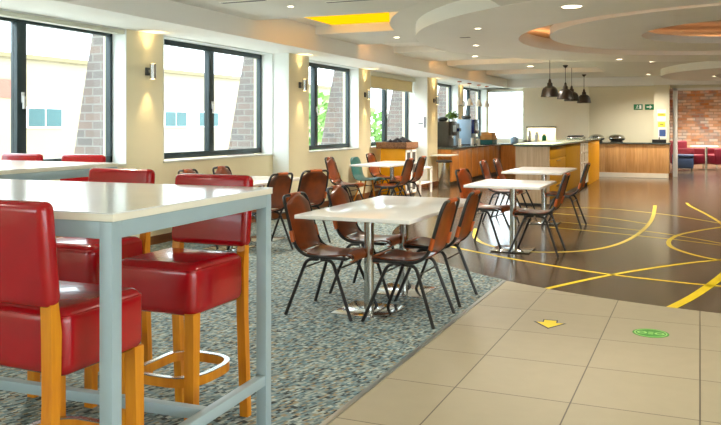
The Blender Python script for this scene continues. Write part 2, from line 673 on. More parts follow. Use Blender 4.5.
slab_poly('ceiling_coffer', [(-5.02, 10.9), (-2.5, 10.9), (-2.5, 13.4), (-5.02, 13.4)], 2.775, UP + 0.008, M['ceiling white'])
slab_poly('ceiling_coffer', [(-5.02, 15.0), (-2.05, 15.0), (-2.05, 16.6), (-5.02, 16.6)], 2.775, UP + 0.008, M['ceiling white'])
slab_poly('ceiling_coffer', [(-5.02, 18.1), (-2.05, 18.1), (-2.05, 19.9), (-5.02, 19.9)], 2.775, UP + 0.008, M['ceiling white'])


def circ_x(y, r):
    q = r * r - (y - CC[1]) ** 2
    return CC[0] - math.sqrt(q) if q > 0 else None


def strip(y0, y1, r=4.62, x1=None):
    right = [(circ_x(y0 + (y1 - y0) * k / 10, r) if x1 is None else x1, y0 + (y1 - y0) * k / 10) for k in range(11)]
    return [(-5.03, y0)] + right + [(-5.03, y1)]


p0 = [(-5.03, -3), (5.4, -3), (5.4, 8.4)] + [(x, y) for x, y in arc(CC, 4.25, 2 * PI - 0.645, PI + 0.645, 40)] + [(-5.03, 8.4)]
slab_poly('ceiling_slab', p0, SLAB, UP + 0.01, M['ceiling'])
for y0, y1 in ((10.05, 11.6), (13.2, 14.548)):
    slab_poly('ceiling_slab', strip(y0, y1), SLAB, UP + 0.01, M['ceiling'])
slab_poly('ceiling_slab', strip(14.55, 15.15, x1=-2.1), SLAB, UP + 0.01, M['ceiling'])
for y0, y1 in ((16.4, 18.2), (19.8, 23.0)):
    slab_poly('ceiling_slab', strip(y0, y1, x1=-2.1), SLAB, UP + 0.01, M['ceiling'])
slab_poly('ceiling_slab', [(-2.1, 14.0), (5.4, 14.0), (5.4, 23.0), (-2.1, 23.0)][:0] or
          [(-2.097, 23.0), (-2.097, 14.3)] + arc(CC, 4.3, PI - 0.85, 0.85, 40) + [(5.4, 14.3), (5.4, 23.0)], SLAB, UP + 0.01, M['ceiling'])
struct(MB().annulus(CC, 4.2, 4.65, SLAB - 0.003, UP + 0.012).build('ceiling_slab', M['ceiling'], smooth=False))
struct(MB().annulus(CC, 3.0, 4.32, LOW - 0.003, SLAB + 0.012).build('ceiling_ring', M['ceiling white'], angle=0.5))
low = [(-1.78, -3), (5.0, -3), (5.0, 9.6)] + [(x, y) for x, y in arc(CC, 4.28, 2 * PI - 0.35, PI + 0.95, 40)]
slab_poly('ceiling_low', low, LOW, SLAB + 0.005, M['ceiling'])
struct(MB().annulus(CC, 1.45, 2.6, LOW + 0.03, LOW + 0.13).build('ceiling_disc', M['ceiling white'], angle=0.5))
struct(MB().annulus((3.0, 19.9), 2.7, 3.85, LOW, SLAB + 0.01).build('ceiling_ring', M['ceiling white'], angle=0.5))


# lit coves: a light strip on a ledge in each coffer
def led_strip(x0, x1, y0, y1, mat, label, z=None):
    z = z or SLAB + 0.06
    t = thing('cove_light', label, 'light', ((x0 + x1) / 2, (y0 + y1) / 2, z), 0, 'cove lights in the ceiling')
    hx, hy = (x1 - x0) / 2, (y1 - y0) / 2
    MB().box(-hx, hx, -hy, hy, -0.02, 0.0).build('channel', M['ceiling white'], t, smooth=False)
    MB().box(-hx + 0.01, hx - 0.01, -hy + 0.01, hy - 0.01, 0.001, 0.012).build('diffuser', mat, t, smooth=False)


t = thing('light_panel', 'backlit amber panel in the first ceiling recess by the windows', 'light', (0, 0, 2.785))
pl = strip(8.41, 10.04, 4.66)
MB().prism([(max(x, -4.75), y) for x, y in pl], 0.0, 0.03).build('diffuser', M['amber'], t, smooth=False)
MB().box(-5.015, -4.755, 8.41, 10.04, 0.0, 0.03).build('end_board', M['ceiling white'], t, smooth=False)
led_strip(-4.9, -3.9, 11.61, 11.69, M['orange cove'], 'orange cove light in the second ceiling recess from the front')
led_strip(-4.9, -2.3, 15.16, 15.24, M['orange cove'], 'orange cove light in the third ceiling recess from the front')
led_strip(-4.9, -2.3, 18.21, 18.29, M['orange cove'], 'orange cove light in the ceiling recess above the far counter')
for r, lab in ((2.42, 'orange ring of light on top of the round ceiling disc'), (1.62, 'orange ring of light round the hole of the ceiling disc')):
    o = MB().annulus(CC, r - 0.03, r + 0.03, LOW + 0.132, LOW + 0.145).build('cove_light', M['ring cove'])
    tag(o, lab, 'light', 'cove lights in the ceiling')

o = MB().annulus(CC, 3.22, 3.30, SLAB + 0.013, SLAB + 0.03).build('cove_light', M['ring edge'])
tag(o, 'pinkish ring of light hidden on the inner lip of the lowered ceiling ring', 'light', 'cove lights in the ceiling')

# end walls
bw = MB()
bw.box(-3.66, -0.90, 22.6, 22.9, 0, SOF + 0.1)
struct(bw.build('wall_back', M['back wall'], smooth=False))
bw = MB()
bw.box(-4.62, -3.62, 22.52, 22.6, 1.32, SOF + 0.1)
bw.box(-4.62, -4.52, 22.52, 22.6, 0, 1.32)
bw.box(-3.72, -3.62, 22.52, 22.6, 0, 1.32)
bw.box(-4.62, -3.62, 22.52, 22.6, 0, 0.95)
bw.box(-4.62, -3.5, 23.3, 23.4, 0, SOF + 0.1)
struct(bw.build('wall_hatch', M['hatch wall'], smooth=False))
bw = MB()
bw.box(-3.62, -2.82, 22.48, 22.6, 0, SOF + 0.1)
struct(bw.build('wall_pier', M['hatch wall'], smooth=False))
bw = MB()
bw.box(-1.12, -0.74, 22.25, 22.6, 0.918, SOF + 0.1)
struct(bw.build('column', M['back wall'], smooth=False))
bw = MB()
bw.box(-6.1, -4.6, 23.1, 23.3, 0, 0.95)
bw.box(-6.1, -4.6, 23.1, 23.3, 2.40, 2.6)
struct(bw.build('wall_end', M['hatch wall'], smooth=False))
bw = MB()
bw.box(-4.66, -4.55, 22.6, 23.3, 0, SOF + 0.1)
struct(bw.build('wall_return', M['hatch wall'], smooth=False))
t = thing('hatch_shutter', 'grey steel bottom bar of the raised hatch shutter', 'shutter', (-4.12, 22.50, 1.30))
MB().box(-0.42, 0.42, -0.02, 0.015, 0.0, 0.035, 0.004).build('bar', M['dark grey'], t)
MB().box(-0.42, 0.42, -0.015, 0.01, 0.036, 0.10, 0.004).build('slat', M['hatch wall'], t)
lamp('hatch_light', 'AREA', (-4.1, 22.95, 2.2), 25.0, (1.0, 0.95, 0.85), (0, 0, 0), size=0.5)
root = bpy.data.objects.new('window_7', None)
COL.objects.link(root)
root.location = (-5.25, 23.15, 0.95)
struct(root)
f = MB()
for a, b, c, d in ((-0.7, 0.62, 0, 0.05), (-0.7, 0.62, 1.40, 1.45), (-0.7, -0.66, 0, 1.45), (0.58, 0.62, 0, 1.45)):
    f.box(a, b, -0.03, 0.03, c, d)
f.build('frame', M['white'], root, smooth=False)
MB().box(-0.66, 0.58, -0.004, 0.004, 0.05, 1.40).build('pane', M['glass'], root, smooth=False)
slab_poly('trim_5', [(-6.1, 22.2), (6, 22.2), (6, 23.2), (-6.1, 23.2)], SOF, UP, M['ceiling white'])

# opening to the lounge: white post, steel frame
dr = MB()
dr.box(-0.66, -0.55, 22.55, 22.85, 0, 2.36)
dr.box(-0.66, 3.0, 22.55, 22.85, 2.30, 2.36)
struct(dr.build('door_1', M['white'], smooth=False))
slab_poly('wall_lintel', [(-0.9, 22.6), (6, 22.6), (6, 22.9), (-0.9, 22.9)], 2.36, UP, M['back wall'])
wf = MB()
wf.box(-4.0, 6.0, 31.5, 31.7, 0, 3.0)
struct(wf.build('wall_far', M['brick'], smooth=False))
slab_poly('wall_lounge', [(-1.4, 22.9), (-1.2, 22.9), (-1.2, 31.5), (-1.4, 31.5)], 0, 3.0, M['back wall'])
wr = MB()                          # unseen walls behind and right of the camera; openings added to let sky fill in
wr.box(5.4, 5.7, -3, 31.5, -0.05, 0.25)
wr.box(5.4, 5.7, -3, 31.5, 2.45, 3.0)
for y in (-3, 0, 3):
    wr.box(5.4, 5.7, y, y + 0.2, 0.25, 2.45)
wr.box(5.4, 5.7, 3.2, 31.5, 0.25, 2.45)
struct(wr.build('wall_right', M['wall'], smooth=False))
wr = MB()  # wall behind the camera, its openings likewise added for fill light
wr.box(-6.1, 5.7, -3.2, -3, -0.05, 0.95)
wr.box(-3.0, 3.2, -3.2, -3, 0.95, 2.45)
wr.box(-6.1, 5.7, -3.2, -3, 2.45, 3.0)
for x in (-6.1, -3, 0, 3, 5.5):
    wr.box(x, x + 0.2, -3.2, -3, 0.25, 2.45)
struct(wr.build('wall_front', M['wall'], smooth=False))
sk = MB()
sk.box(-1.13, -0.73, 22.235, 22.25, 0, 0.12)
sk.box(-0.73, -0.66, 22.235, 22.6, 0, 0.12)
struct(sk.build('baseboard_back', M['skirting'], smooth=False))

# yellow lines on the plank floor
LINES = [
    ([(-0.71, 14.47), (-0.65, 12.4), (-0.71, 10.75), (-0.88, 9.6), (-1.18, 8.95), (-1.66, 8.66), (-2.15, 8.85), (-2.51, 9.4), (-2.75, 10.3)], 0.055),
    ([(-2.6, 8.66), (-2.33, 8.47), (-1.84, 8.15), (-1.33, 7.88), (-0.95, 7.70), (-0.55, 7.57), (0.17, 7.45), (1.2, 7.5)], 0.05),
    ([(-1.19, 6.76), (-0.91, 7.33), (-0.62, 7.83), (-0.2, 8.45), (0.2, 8.91), (0.9, 9.6)], 0.05),
    ([(1.1, 13.0), (0.26, 11.75), (-0.18, 10.9), (-0.31, 10.4), (-0.34, 9.97), (-0.29, 9.6), (-0.16, 9.3), (0.03, 9.02), (0.3, 8.8), (0.9, 8.4)], 0.055),
    ([(-0.20, 6.42), (-0.03, 7.0), (0.18, 7.93), (0.35, 8.9)], 0.08),
    ([(-1.9, 11.5), (-1.4, 11.3), (-0.46, 10.8), (0.23, 10.15), (0.8, 9.5)], 0.035),
    ([(-1.9, 10.85), (-1.32, 10.66), (-0.32, 10.28), (0.22, 9.99), (0.8, 9.7)], 0.035),
    ([(-2.3, 13.5), (-1.57, 13.62), (-1.13, 13.5), (-0.4, 13.0), (0.27, 12.2)], 0.04),
    ([(-0.22, 15.2), (-0.15, 14.6), (0.09, 13.37), (0.27, 12.22), (0.35, 11.2)], 0.05),
    ([(-2.6, 12.7), (-1.92, 12.5), (-1.2, 12.2), (-0.65, 11.7)], 0.035),
]
ln = MB()
for pts, wd in LINES:
    P = smooth_path([(x, y, 0) for x, y in pts], 8)
    prev = None
    for i, p in enumerate(P):
        d = (P[min(i + 1, len(P) - 1)] - P[max(i - 1, 0)]).normalized()
        s = Vector((-d.y, d.x, 0)) * wd / 2
        cur = (ln.bm.verts.new((p.x + s.x, p.y + s.y, -0.0025)), ln.bm.verts.new((p.x - s.x, p.y - s.y, -0.0025)))
        if prev:
            ln.bm.faces.new((prev[0], prev[1], cur[1], cur[0]))
        prev = cur
struct(ln.build('floor_markings', M['line'], smooth=False))


# ------------------------------------------------------------------ outside
slab_poly('ground', [(-90, -60), (-6.2, -60), (-6.2, 110), (-90, 110)], -4.2, -4.0, M['outside ground'])
bl = thing('building', 'cream rendered building with small teal windows across from the windows', 'building', (-26, 20, -4))
MB().box(-10, 0, -45, 40, 0, 8.15).build('wall', M['facade'], bl, smooth=False)
MB().box(-10, 0.15, -45, 40, 8.15, 8.34).build('roof_edge', M['roof'], bl, smooth=False)
MB().box(-0.02, 0.05, -45, 4.3, 6.5, 7.25).build('painted_band', M['facade pink'], bl, smooth=False)
for y in (-13.0, -9.0, -5.0, -1.0, 5.95, 15.2, 18.3, 24.0, 28.0):
    g = MB()
    g.box(-0.02, 0.06, y - 1.0, y + 1.0, 5.25, 6.15)
    f = g.build('window', M['white'], bl, smooth=False)
    g = MB()
    g.box(0.0, 0.08, y - 0.93, y - 0.04, 5.32, 6.08)
    g.box(0.0, 0.08, y + 0.04, y + 0.93, 5.32, 6.08)
    g.build('pane', M['teal glass'], f, smooth=False)
for i, (a, b, m) in enumerate(WIN):
    g = MB()
    y = b + 0.06
    g.prism([(-6.12, -4.0), (-7.58, -4.0), (-6.33, 2.43), (-6.29, 3.0), (-6.12, 3.0)], y, y + 0.35, 'y')
    struct(g.build('wall_buttress', M['buttress'], smooth=False))


def tree(x, y, h, r, label):
    t = thing('tree', label, 'tree', (x, y, -4.0), 0, 'trees outside the windows')
    MB().tube(smooth_path([(0, 0, 0), (0.1, 0.05, h * 0.3), (0.0, -0.1, h * 0.7)]), 0.16, 8, r_end=0.06).build('trunk', M['bark'], t)
    c = MB()
    rnd = random.Random(int(x * 10 + y))
    for k in range(900):
        a, b = rnd.uniform(0, 2 * PI), rnd.uniform(-1, 1)
        q = r * rnd.uniform(0.45, 1.0)
        s = math.sqrt(1 - b * b)
        p = Vector((q * s * math.cos(a), q * s * math.sin(a), h * 0.72 + q * b * 1.3))
        n = Vector((rnd.gauss(0, 1), rnd.gauss(0, 1), rnd.gauss(0, 1))).normalized()
        u = n.orthogonal().normalized() * 0.16
        v = n.cross(u).normalized() * 0.11
        c.bm.faces.new([c.bm.verts.new(p + e) for e in (u, v, -u, -v)])
    c.build('crown', M['tree leaf'], t, smooth=False)


tree(-12.5, 24.8, 6.6, 1.8, 'green tree outside seen through the third window')
tree(-12.0, 28.5, 5.6, 1.6, 'low green tree outside seen through the window with the blind')


# ------------------------------------------------------------------ bar tables and stools
def bar_table(loc, lx, ly, label, rz=0.0):
    """Origin at the near right corner of the top on the floor; runs to -x by lx and to +y by ly."""
    t = thing('bar_table', label, 'table', loc, rz, 'high bar tables')
    H = 1.10
    MB().box(-lx, 0, 0, ly, H - 0.004, H).build('top_surface', M['white top'], t, smooth=False)
    MB().box(-lx, 0, 0, ly, H - 0.028, H - 0.0045, 0.002).build('tabletop', M['cream edge'], t)
    fr = MB()
    s = 0.048
    for y in (0.004, ly - s - 0.004):
        fr.box(-lx + 0.01, -0.006, y, y + s, H - 0.085, H - 0.0285, 0.003)
    for x in (-lx + 0.01, -0.006 - s):
        fr.box(x, x + s, 0.004, ly - 0.004, H - 0.085, H - 0.0285, 0.003)
    fr.build('apron_frame', M['grey paint'], t)
    for x in (-lx + 0.01, -0.006 - s):
        for y in (0.004, ly - s - 0.004):
            MB().box(x - 0.001, x + s + 0.001, y - 0.001, y + s + 0.001, 0, H - 0.029, 0.003).build('leg', M['grey paint'], t)
        MB().box(x + 0.004, x + s - 0.004, 0.05, ly - 0.05, 0.225, 0.27, 0.003).build('end_stretcher', M['grey paint'], t)
    MB().box(-lx + 0.05, -0.05, ly * 0.56 - 0.022, ly * 0.56 + 0.022, 0.226, 0.269, 0.003).build('long_stretcher', M['grey paint'], t)
    return t


bar_table((-1.71, 1.99, 0), 2.25, 1.11, 'long white bar table with grey steel legs nearest the camera', 0.045)
bar_table((-3.96, 3.56, 0), 1.75, 1.11, 'white bar table with grey frame under the nearest window')


def bar_stool(loc, rz, label):
    """Faces +x."""
    t = thing('bar_stool', label, 'stool', loc, rz, 'red leather bar stools')
    s = MB()
    s.box(-0.185, 0.225, -0.215, 0.215, 0.565, 0.79, 0.045, 5)
    seat = s.build('seat', M['red'], t, angle=1.2)
    s = MB()
    pr = smooth_path([(0.205, -0.205, 0.765), (0.205, 0.205, 0.765), (-0.17, 0.205, 0.765), (-0.17, -0.205, 0.765)], 1, True)
    s.tube(fillet([(0, -0.21, 0.763), (0.218, -0.21, 0.763), (0.218, 0.21, 0.763), (-0.178, 0.21, 0.763), (-0.178, -0.21, 0.763), (0, -0.21, 0.763)], 0.04), 0.005, 6)
    s.build('piping', M['red'], seat)
    b = MB()
    tilt = Matrix.Translation((-0.215, 0, 0.805)) @ Matrix.Rotation(-0.10, 4, 'Y')
    b.box(-0.035, 0.035, -0.215, 0.215, 0, 0.338, 0.03, 5, mat=tilt)
    b.build('backrest', M['red'], t, angle=1.2)
    for y in (-0.185, 0.185):
        g = MB()
        g.prism([(-0.255, 0), (-0.22, 0), (-0.19, 0.5), (-0.185, 0.72), (-0.205, 0.86), (-0.235, 0.86), (-0.23, 0.70), (-0.228, 0.5)], y - 0.021, y + 0.021, 'y')
        g.build('leg', M['beech'], t, smooth=False)
        g = MB()
        g.prism([(0.178, 0), (0.218, 0), (0.216, 0.58), (0.166, 0.58)], y - 0.023, y + 0.023, 'y')
        g.build('leg', M['beech'], t, smooth=False)
    ring = fillet([(0.0, -0.165, 0), (0.175, -0.165, 0), (0.175, 0.165, 0), (-0.20, 0.165, 0), (-0.20, -0.165, 0), (0.0, -0.165, 0)], 0.15, 8)
    g = MB()
    n = len(ring) - 1
    va = []
    for i in range(n):
        d = (ring[(i + 1) % n] - ring[i - 1]).normalized()
        o = Vector((d.y, -d.x, 0))
        va.append([g.bm.verts.new(ring[i] + o * a + Vector((0, 0, z))) for a, z in ((-0.011, 0.245), (0.011, 0.245), (0.011, 0.285), (-0.011, 0.285))])
    for i in range(n):
        a, b2 = va[i], va[(i + 1) % n]
        for k in range(4):
            g.bm.faces.new((a[k], a[(k + 1) % 4], b2[(k + 1) % 4], b2[k]))
    fr = g.build('foot_ring', M['beech'], t)
    g = MB()
    va = []
    for i in range(n):
        d = (ring[(i + 1) % n] - ring[i - 1]).normalized()
        o = Vector((d.y, -d.x, 0))
        va.append([g.bm.verts.new(ring[i] + o * a + Vector((0, 0, z))) for a, z in ((-0.0125, 0.286), (0.0125, 0.286), (0.0125, 0.290), (-0.0125, 0.290))])
    for i in range(n):
        a, b2 = va[i], va[(i + 1) % n]
        for k in range(4):
            g.bm.faces.new((a[k], a[(k + 1) % 4], b2[(k + 1) % 4], b2[k]))
    g.build('kick_plate', M['steel'], fr, label='steel strip on the foot ring')
    return t


st0 = bar_stool((-2.072, 2.12, 0), PI / 2, 'red leather bar stool nearest the camera, its back to us at the bar table')
dup(st0, (-2.165, 2.99, 0), -PI / 2, 'red bar stool facing us across the near bar table, close to its right end')
dup(st0, (-2.925, 3.23, 0), -PI / 2, 'red bar stool facing us across the near bar table, left of the other')
dup(st0, (-4.58, 4.74, 0), -PI / 2, 'red bar stool behind the far bar table, right one of the pair by the window')
dup(st0, (-5.22, 4.72, 0), -PI / 2, 'red bar stool behind the far bar table, left one of the pair by the window')


# ------------------------------------------------------------------ dining chairs
def dining_chair(loc, rz, label):
    """Faces +x; slung leather on a black tube frame."""
    t = thing('dining_chair', label, 'chair', loc, rz, 'brown leather dining chairs')

    def seat_w(s):
        return 0.160 if s < 0.12 else (0.186 if s < 0.70 else 0.186 - 0.05 * (s - 0.70) / 0.30)
    se = MB().sheet([(-0.165, 0.464), (-0.10, 0.446), (0.0, 0.436), (0.10, 0.442), (0.18, 0.450), (0.215, 0.440), (0.226, 0.415)], seat_w, 0.010, 10, 0.014, 5).build('seat', M['leather'], t, angle=1.0)
    MB().sheet([(0.185, 0.4585), (0.222, 0.449), (0.238, 0.425), (0.222, 0.398), (0.195, 0.396)], lambda q: 0.125, 0.006, 6, 0.0, 5).build('front_tab', M['leather edge'], se, label='lighter tan leather tab wrapped round the front rail')

    def back_w(s):
        if s < 0.12:
            return 0.160
        if s < 0.36:
            return 0.180
        if s < 0.68:
            return 0.182 - 0.02 * (s - 0.36)
        return max(0.075, 0.176 - 0.105 * ((s - 0.68) / 0.24) ** 0.8)
    ba = MB().sheet([(-0.165, 0.46), (-0.205, 0.50), (-0.232, 0.58), (-0.262, 0.68), (-0.290, 0.78), (-0.305, 0.835), (-0.318, 0.852)], back_w, 0.010, 10, 0.020, 8).build('backrest', M['leather'], t, angle=1.0)
    for y in (-1, 1):
        for za, xa, zb, xb in ((0.525, -0.222, 0.605, -0.243),):
            g = MB()
            g.tube([(xa, y * 0.193, za), (xb, y * 0.194, zb)], 0.0175, 10)
            g.build('side_tab', M['leather edge'], ba, label='lighter tan leather tab wrapped round the frame')
    g = MB()
    g.tube([(-0.320, -0.078, 0.852), (-0.320, 0.078, 0.852)], 0.0165, 10)
    g.build('top_tab', M['leather edge'], ba, label='lighter tan leather wrapped over the top of the frame')
    r = 0.0125
    half = [(0.20, 0.192, 0.425), (-0.12, 0.192, 0.43), (-0.20, 0.193, 0.48), (-0.235, 0.194, 0.58), (-0.29, 0.188, 0.77), (-0.320, 0.172, 0.852)]
    path = half + [(x, -y, z) for x, y, z in half[::-1]]
    MB().tube(fillet(path, 0.085, 6), r, 8).build('back_frame', M['black tube'], t)
    for y in (-1, 1):
        MB().tube(fillet([(-0.02, y * 0.19, 0.412), (-0.115, y * 0.19, 0.408), (-0.262, y * 0.243, 0.0)], 0.05), r, 8).build('leg', M['black tube'], t)
        MB().tube(fillet([(0.0, y * 0.19, 0.412), (0.09, y * 0.19, 0.408), (0.262, y * 0.243, 0.0)], 0.05), r, 8).build('leg', M['black tube'], t)
    MB().tube([(0.165, -0.205, 0.29), (0.165, 0.205, 0.29)][:0] or [(-0.135, -0.199, 0.345), (-0.135, 0.199, 0.345)], 0.007, 6).build('stretcher', M['black tube'], t)
    MB().tube([(0.12, -0.199, 0.345), (0.12, 0.199, 0.345)], 0.007, 6).build('stretcher', M['black tube'], t)
    MB().tube([(0.20, -0.188, 0.425), (0.20, 0.188, 0.425)], 0.009, 6).build('seat_rail', M['black tube'], t)
    return t


CH = [
    (-2.51, 5.31, 0.0, 'brown leather chair at the near left corner of the large front white table'),
    (-2.52, 6.08, 0.0, 'brown leather chair at the far left corner of the large front white table'),
    (-1.915, 5.34, PI, 'brown leather chair at the near right corner of the front white table, backrest edge-on'),
    (-1.93, 6.03, PI, 'brown leather chair at the far right corner of the front white table'),
    (-4.44, 7.54, PI - 0.20, 'brown leather chair turned from us at the low wall table, nearer the bar table'),
    (-4.33, 8.28, PI - 0.50, 'brown leather chair turned from us at the low wall table, beside the front white table'),
    (-5.17, 7.66, 0.0, 'brown leather chair under the second window, mostly hidden by a red stool'),
    (-5.17, 8.36, 0.0, 'brown leather chair by the wall, its top showing above a red stool back'),
    (-5.17, 11.5, 0.05, 'brown leather chair standing alone against the wall under the third window'),
    (-5.22, 13.32, 0.0, 'brown leather chair beside the teal chair at the table by the yellow cabinet'),
    (-4.42, 11.50, PI, 'brown leather chair, nearer of two at the table by the yellow cabinet'),
    (-4.54, 12.45, PI, 'brown leather chair, farther of two at the table by the yellow cabinet'),
    (-2.25, 8.93, -0.15, 'brown leather chair left of the first table on the plank floor, turned askew'),
    (-1.62, 8.62, PI, 'brown leather chair right of the first table on the plank floor'),
    (-2.58, 11.25, 0.0, 'brown leather chair left of the table by the island counter, nearer of two'),
    (-2.57, 12.02, 0.0, 'brown leather chair left of the table by the island counter, farther of two'),
    (-1.71, 11.05, PI, 'brown leather chair right of the table by the island, before its yellow side'),
]
ch0 = None
for x, y, a, lab in CH:
    if ch0 is None:
        ch0 = dining_chair((x, y, 0), a, lab)
    else:
        dup(ch0, (x, y, 0), a, lab)

t = thing('shell_chair', 'teal plastic shell chair with wooden legs against the window wall', 'chair', (-5.28, 12.66, 0), 0.0)
s = MB()
s.sheet([(0.21, 0.42), (0.18, 0.445), (0.0, 0.43), (-0.14, 0.44), (-0.20, 0.50), (-0.23, 0.62), (-0.26, 0.76), (-0.27, 0.82)],
        lambda q: 0.22 if q < 0.75 else 0.22 - 0.10 * ((q - 0.75) / 0.25) ** 2, 0.01, 10, 0.03, 5)
s.build('shell', M['teal shell'], t, angle=1.2)
for x, y in ((1, 1), (1, -1), (-1, 1), (-1, -1)):
    MB().tube([(x * 0.10, y * 0.10, 0.425), (x * 0.22, y * 0.22, 0)], 0.017, 8, r_end=0.011).build('leg', M['beech'], t)
MB().tube([(-0.13, -0.13, 0.33), (0.13, 0.13, 0.33)], 0.005, 6).tube([(-0.13, 0.13, 0.33), (0.13, -0.13, 0.33)], 0.005, 6).build('leg_brace', M['black tube'], t)


# ------------------------------------------------------------------ dining tables
def dining_table(cx, cy, lx, ly, poles, label, h=0.735):
    t = thing('dining_table', label, 'table', (cx, cy, 0), 0, 'white laminate dining tables')
    MB().box(-lx / 2, lx / 2, -ly / 2, ly / 2, h - 0.028, h, 0.003).build('tabletop', M['white top'], t)
    for px, py in poles:
        g = MB()
        g.box(px - 0.215, px + 0.215, py - 0.215, py + 0.215, 0.0025, 0.013, 0.003)
        g.build('base_plate', M['chrome'], t)
        MB().lathe([(0.037, 0.012), (0.037, h - 0.035)], (px, py, 0), 24).build('pole', M['steel'], t)
        MB().box(px - 0.13, px + 0.13, py - 0.13, py + 0.13, h - 0.036, h - 0.0285, 0.002).build('mounting_plate', M['black tube'], t)
    return t


dining_table(-2.24, 5.88, 0.88, 1.70, [(-0.02, -0.46), (-0.02, 0.29)], 'large front white table on two steel pedestals, four brown chairs round it')
dining_table(-4.84, 7.9, 0.72, 1.55, [(0, -0.35), (0, 0.35)], 'low white table along the wall behind the bar table')
dining_table(-4.86, 12.50, 0.72, 1.60, [(0, 0.18)], 'white table by the wall before the yellow cabinet')
dining_table(-1.93, 8.76, 0.82, 1.02, [(0.03, -0.06)], 'first white table on the plank floor, on one steel pedestal')
dining_table(-2.11, 11.5, 0.82, 1.45, [(0.08, -0.2)], 'white table on the plank floor standing by the island counter')


# ------------------------------------------------------------------ wall lights, blinds, notices on the window wall
def sconce(x, y, z, label):
    t = thing('wall_sconce', label, 'lamp', (x, y, z), 0, 'steel up and down wall lights')
    MB().box(0, 0.02, -0.035, 0.035, -0.045, 0.045, 0.004).build('back_plate', M['dark grey'], t)
    MB().box(0.018, 0.06, -0.012, 0.012, -0.015, 0.015).build('arm', M['steel'], t, smooth=False)
    MB().lathe([(0.028, -0.083), (0.036, -0.085), (0.036, 0.085), (0.028, 0.083)], (0.085, 0, 0), 20).build('shade', M['steel'], t)
    for s in (-1, 1):
        MB().lathe([(0.024, -0.002), (0.024, 0.002)], (0.085, 0, s * 0.0865), 16).build('lit_end', M['glow'], t)
        l = lamp('sconce_beam', 'SPOT', (x + 0.085, y, z + s * 0.09), 16.0, (1.0, 0.72, 0.36), (PI if s > 0 else 0, 0, 0), spot_size=1.15, spot_blend=0.8, shadow_soft_size=0.02)


sconce(WX, 7.32, 1.99, 'steel wall light between the first and second windows')
sconce(-5.53, 10.55, 1.98, 'steel wall light on the column after the second window')
sconce(WX, 13.70, 1.95, 'steel wall light between the third window and the blind')
sconce(-5.53, 17.05, 1.93, 'steel wall light on the column beside the coffee machines')
sconce(WX, 20.20, 1.93, 'steel wall light above the counter behind the white pendants')


def blind(i, drop, label):
    ch = 0.085 if drop else 0.045
    a, b, m = WIN[i]
    t = thing('roller_blind', label, 'blind', (GX + 0.155, (a + b) / 2, Z1 - 0.014), 0, 'roller blinds')
    L = (b - a) / 2 - 0.02
    MB().box(-0.035, 0.06, -L, L, -ch, 0, 0.004).build('cassette', M['cassette'], t)
    if drop:
        MB().box(-0.006, -0.003, -L + 0.02, L - 0.02, -drop, -0.084).build('cloth', M['blind'], t, smooth=False)
        MB().box(-0.012, 0.004, -L + 0.02, L - 0.02, -drop - 0.025, -drop, 0.003).build('bottom_bar', M['cassette'], t)


blind(0, 0, 'closed cream blind box across the top of the nearest window')
blind(3, 0.30, 'cream roller blind partly let down over the fourth window')

n = MB().box(-0.105, 0.105, 0, 0.002, 0, 0.30).build('notice', M['paper'], smooth=False)
n.location = (-5.66, 16.609, 1.28)
tag(n, 'white paper notice with a dark strip on the white side of the column', 'notice')
MB().box(0.055, 0.09, -0.001, 0.0, 0.04, 0.28).build('printed_strip', M['ink'], n, smooth=False)
MB().box(-0.08, 0.03, -0.001, 0.0, 0.12, 0.14).build('printed_line', M['ink'], n, smooth=False)

# ------------------------------------------------------------------ yellow cabinet, basket, rack, bin
t = thing('cabinet', 'yellow cabinet under the wicker basket below the fourth window', 'cabinet', (-5.35, 14.3, 0))
MB().box(-0.25, 0.25, -0.3, 0.3, 0.06, 0.93, 0.004).build('body', M['yellow panel'], t)
MB().box(-0.23, 0.23, -0.28, 0.28, 0, 0.06).build('plinth', M['dark grey'], t, smooth=False)
for y in (-0.15, 0.15):
    g = MB()
    for a, b, c, d in ((y - 0.142, y - 0.105, 0.08, 0.91), (y + 0.105, y + 0.142, 0.08, 0.91), (y - 0.142, y + 0.142, 0.08, 0.13), (y - 0.142, y + 0.142, 0.86, 0.91)):
        g.box(0.25, 0.268, a, b, c, d)
    d = g.build('door', M['white'], t, label='white framed door', smooth=False)
    MB().box(0.251, 0.256, y - 0.104, y + 0.104, 0.131, 0.859).build('door_panel', M['dark grey'], d, smooth=False)
    MB().tube([(0.285, y * 0.2, 0.55), (0.285, y * 0.2, 0.68)], 0.006, 6).build('handle', M['steel'], d)
t = thing('basket', 'brown wicker tray basket on top of the yellow cabinet', 'basket', (-5.37, 14.3, 0.932))
g = MB()
g.prism([(-0.30, -0.33), (0.30, -0.33), (0.30, 0.33), (-0.30, 0.33)], 0, 0.012)
for a, b, c, d in ((-0.31, 0.31, -0.34, -0.32), (-0.31, 0.31, 0.32, 0.34), (-0.31, -0.29, -0.34, 0.34), (0.29, 0.31, -0.34, 0.34)):
    g.box(a, b, c, d, 0, 0.10, 0.006)
g.build('tray', M['wicker'], t)
MB().tube([(-0.3, -0.33, 0.105), (0.3, -0.33, 0.105), (0.3, 0.33, 0.105), (-0.3, 0.33, 0.105)], 0.014, 8, True).build('rim', M['wicker'], t)
g = MB()
rnd = random.Random(3)
for k in range(9):
    x, y = rnd.uniform(-0.2, 0.2), rnd.uniform(-0.22, 0.22)
    g.tube([(x - 0.07, y - 0.05, 0.03 + 0.012 * k), (x, y, 0.10 + 0.012 * k), (x + 0.08, y + 0.05, 0.05 + 0.012 * k)], 0.04, 8, r_end=0.02)
o = g.build('cloth_pile', M['dark cloth'])
o.location = (-5.37, 14.3, 0.932)
tag(o, 'dark crumpled cloths lying in the wicker tray basket', 'cloth')
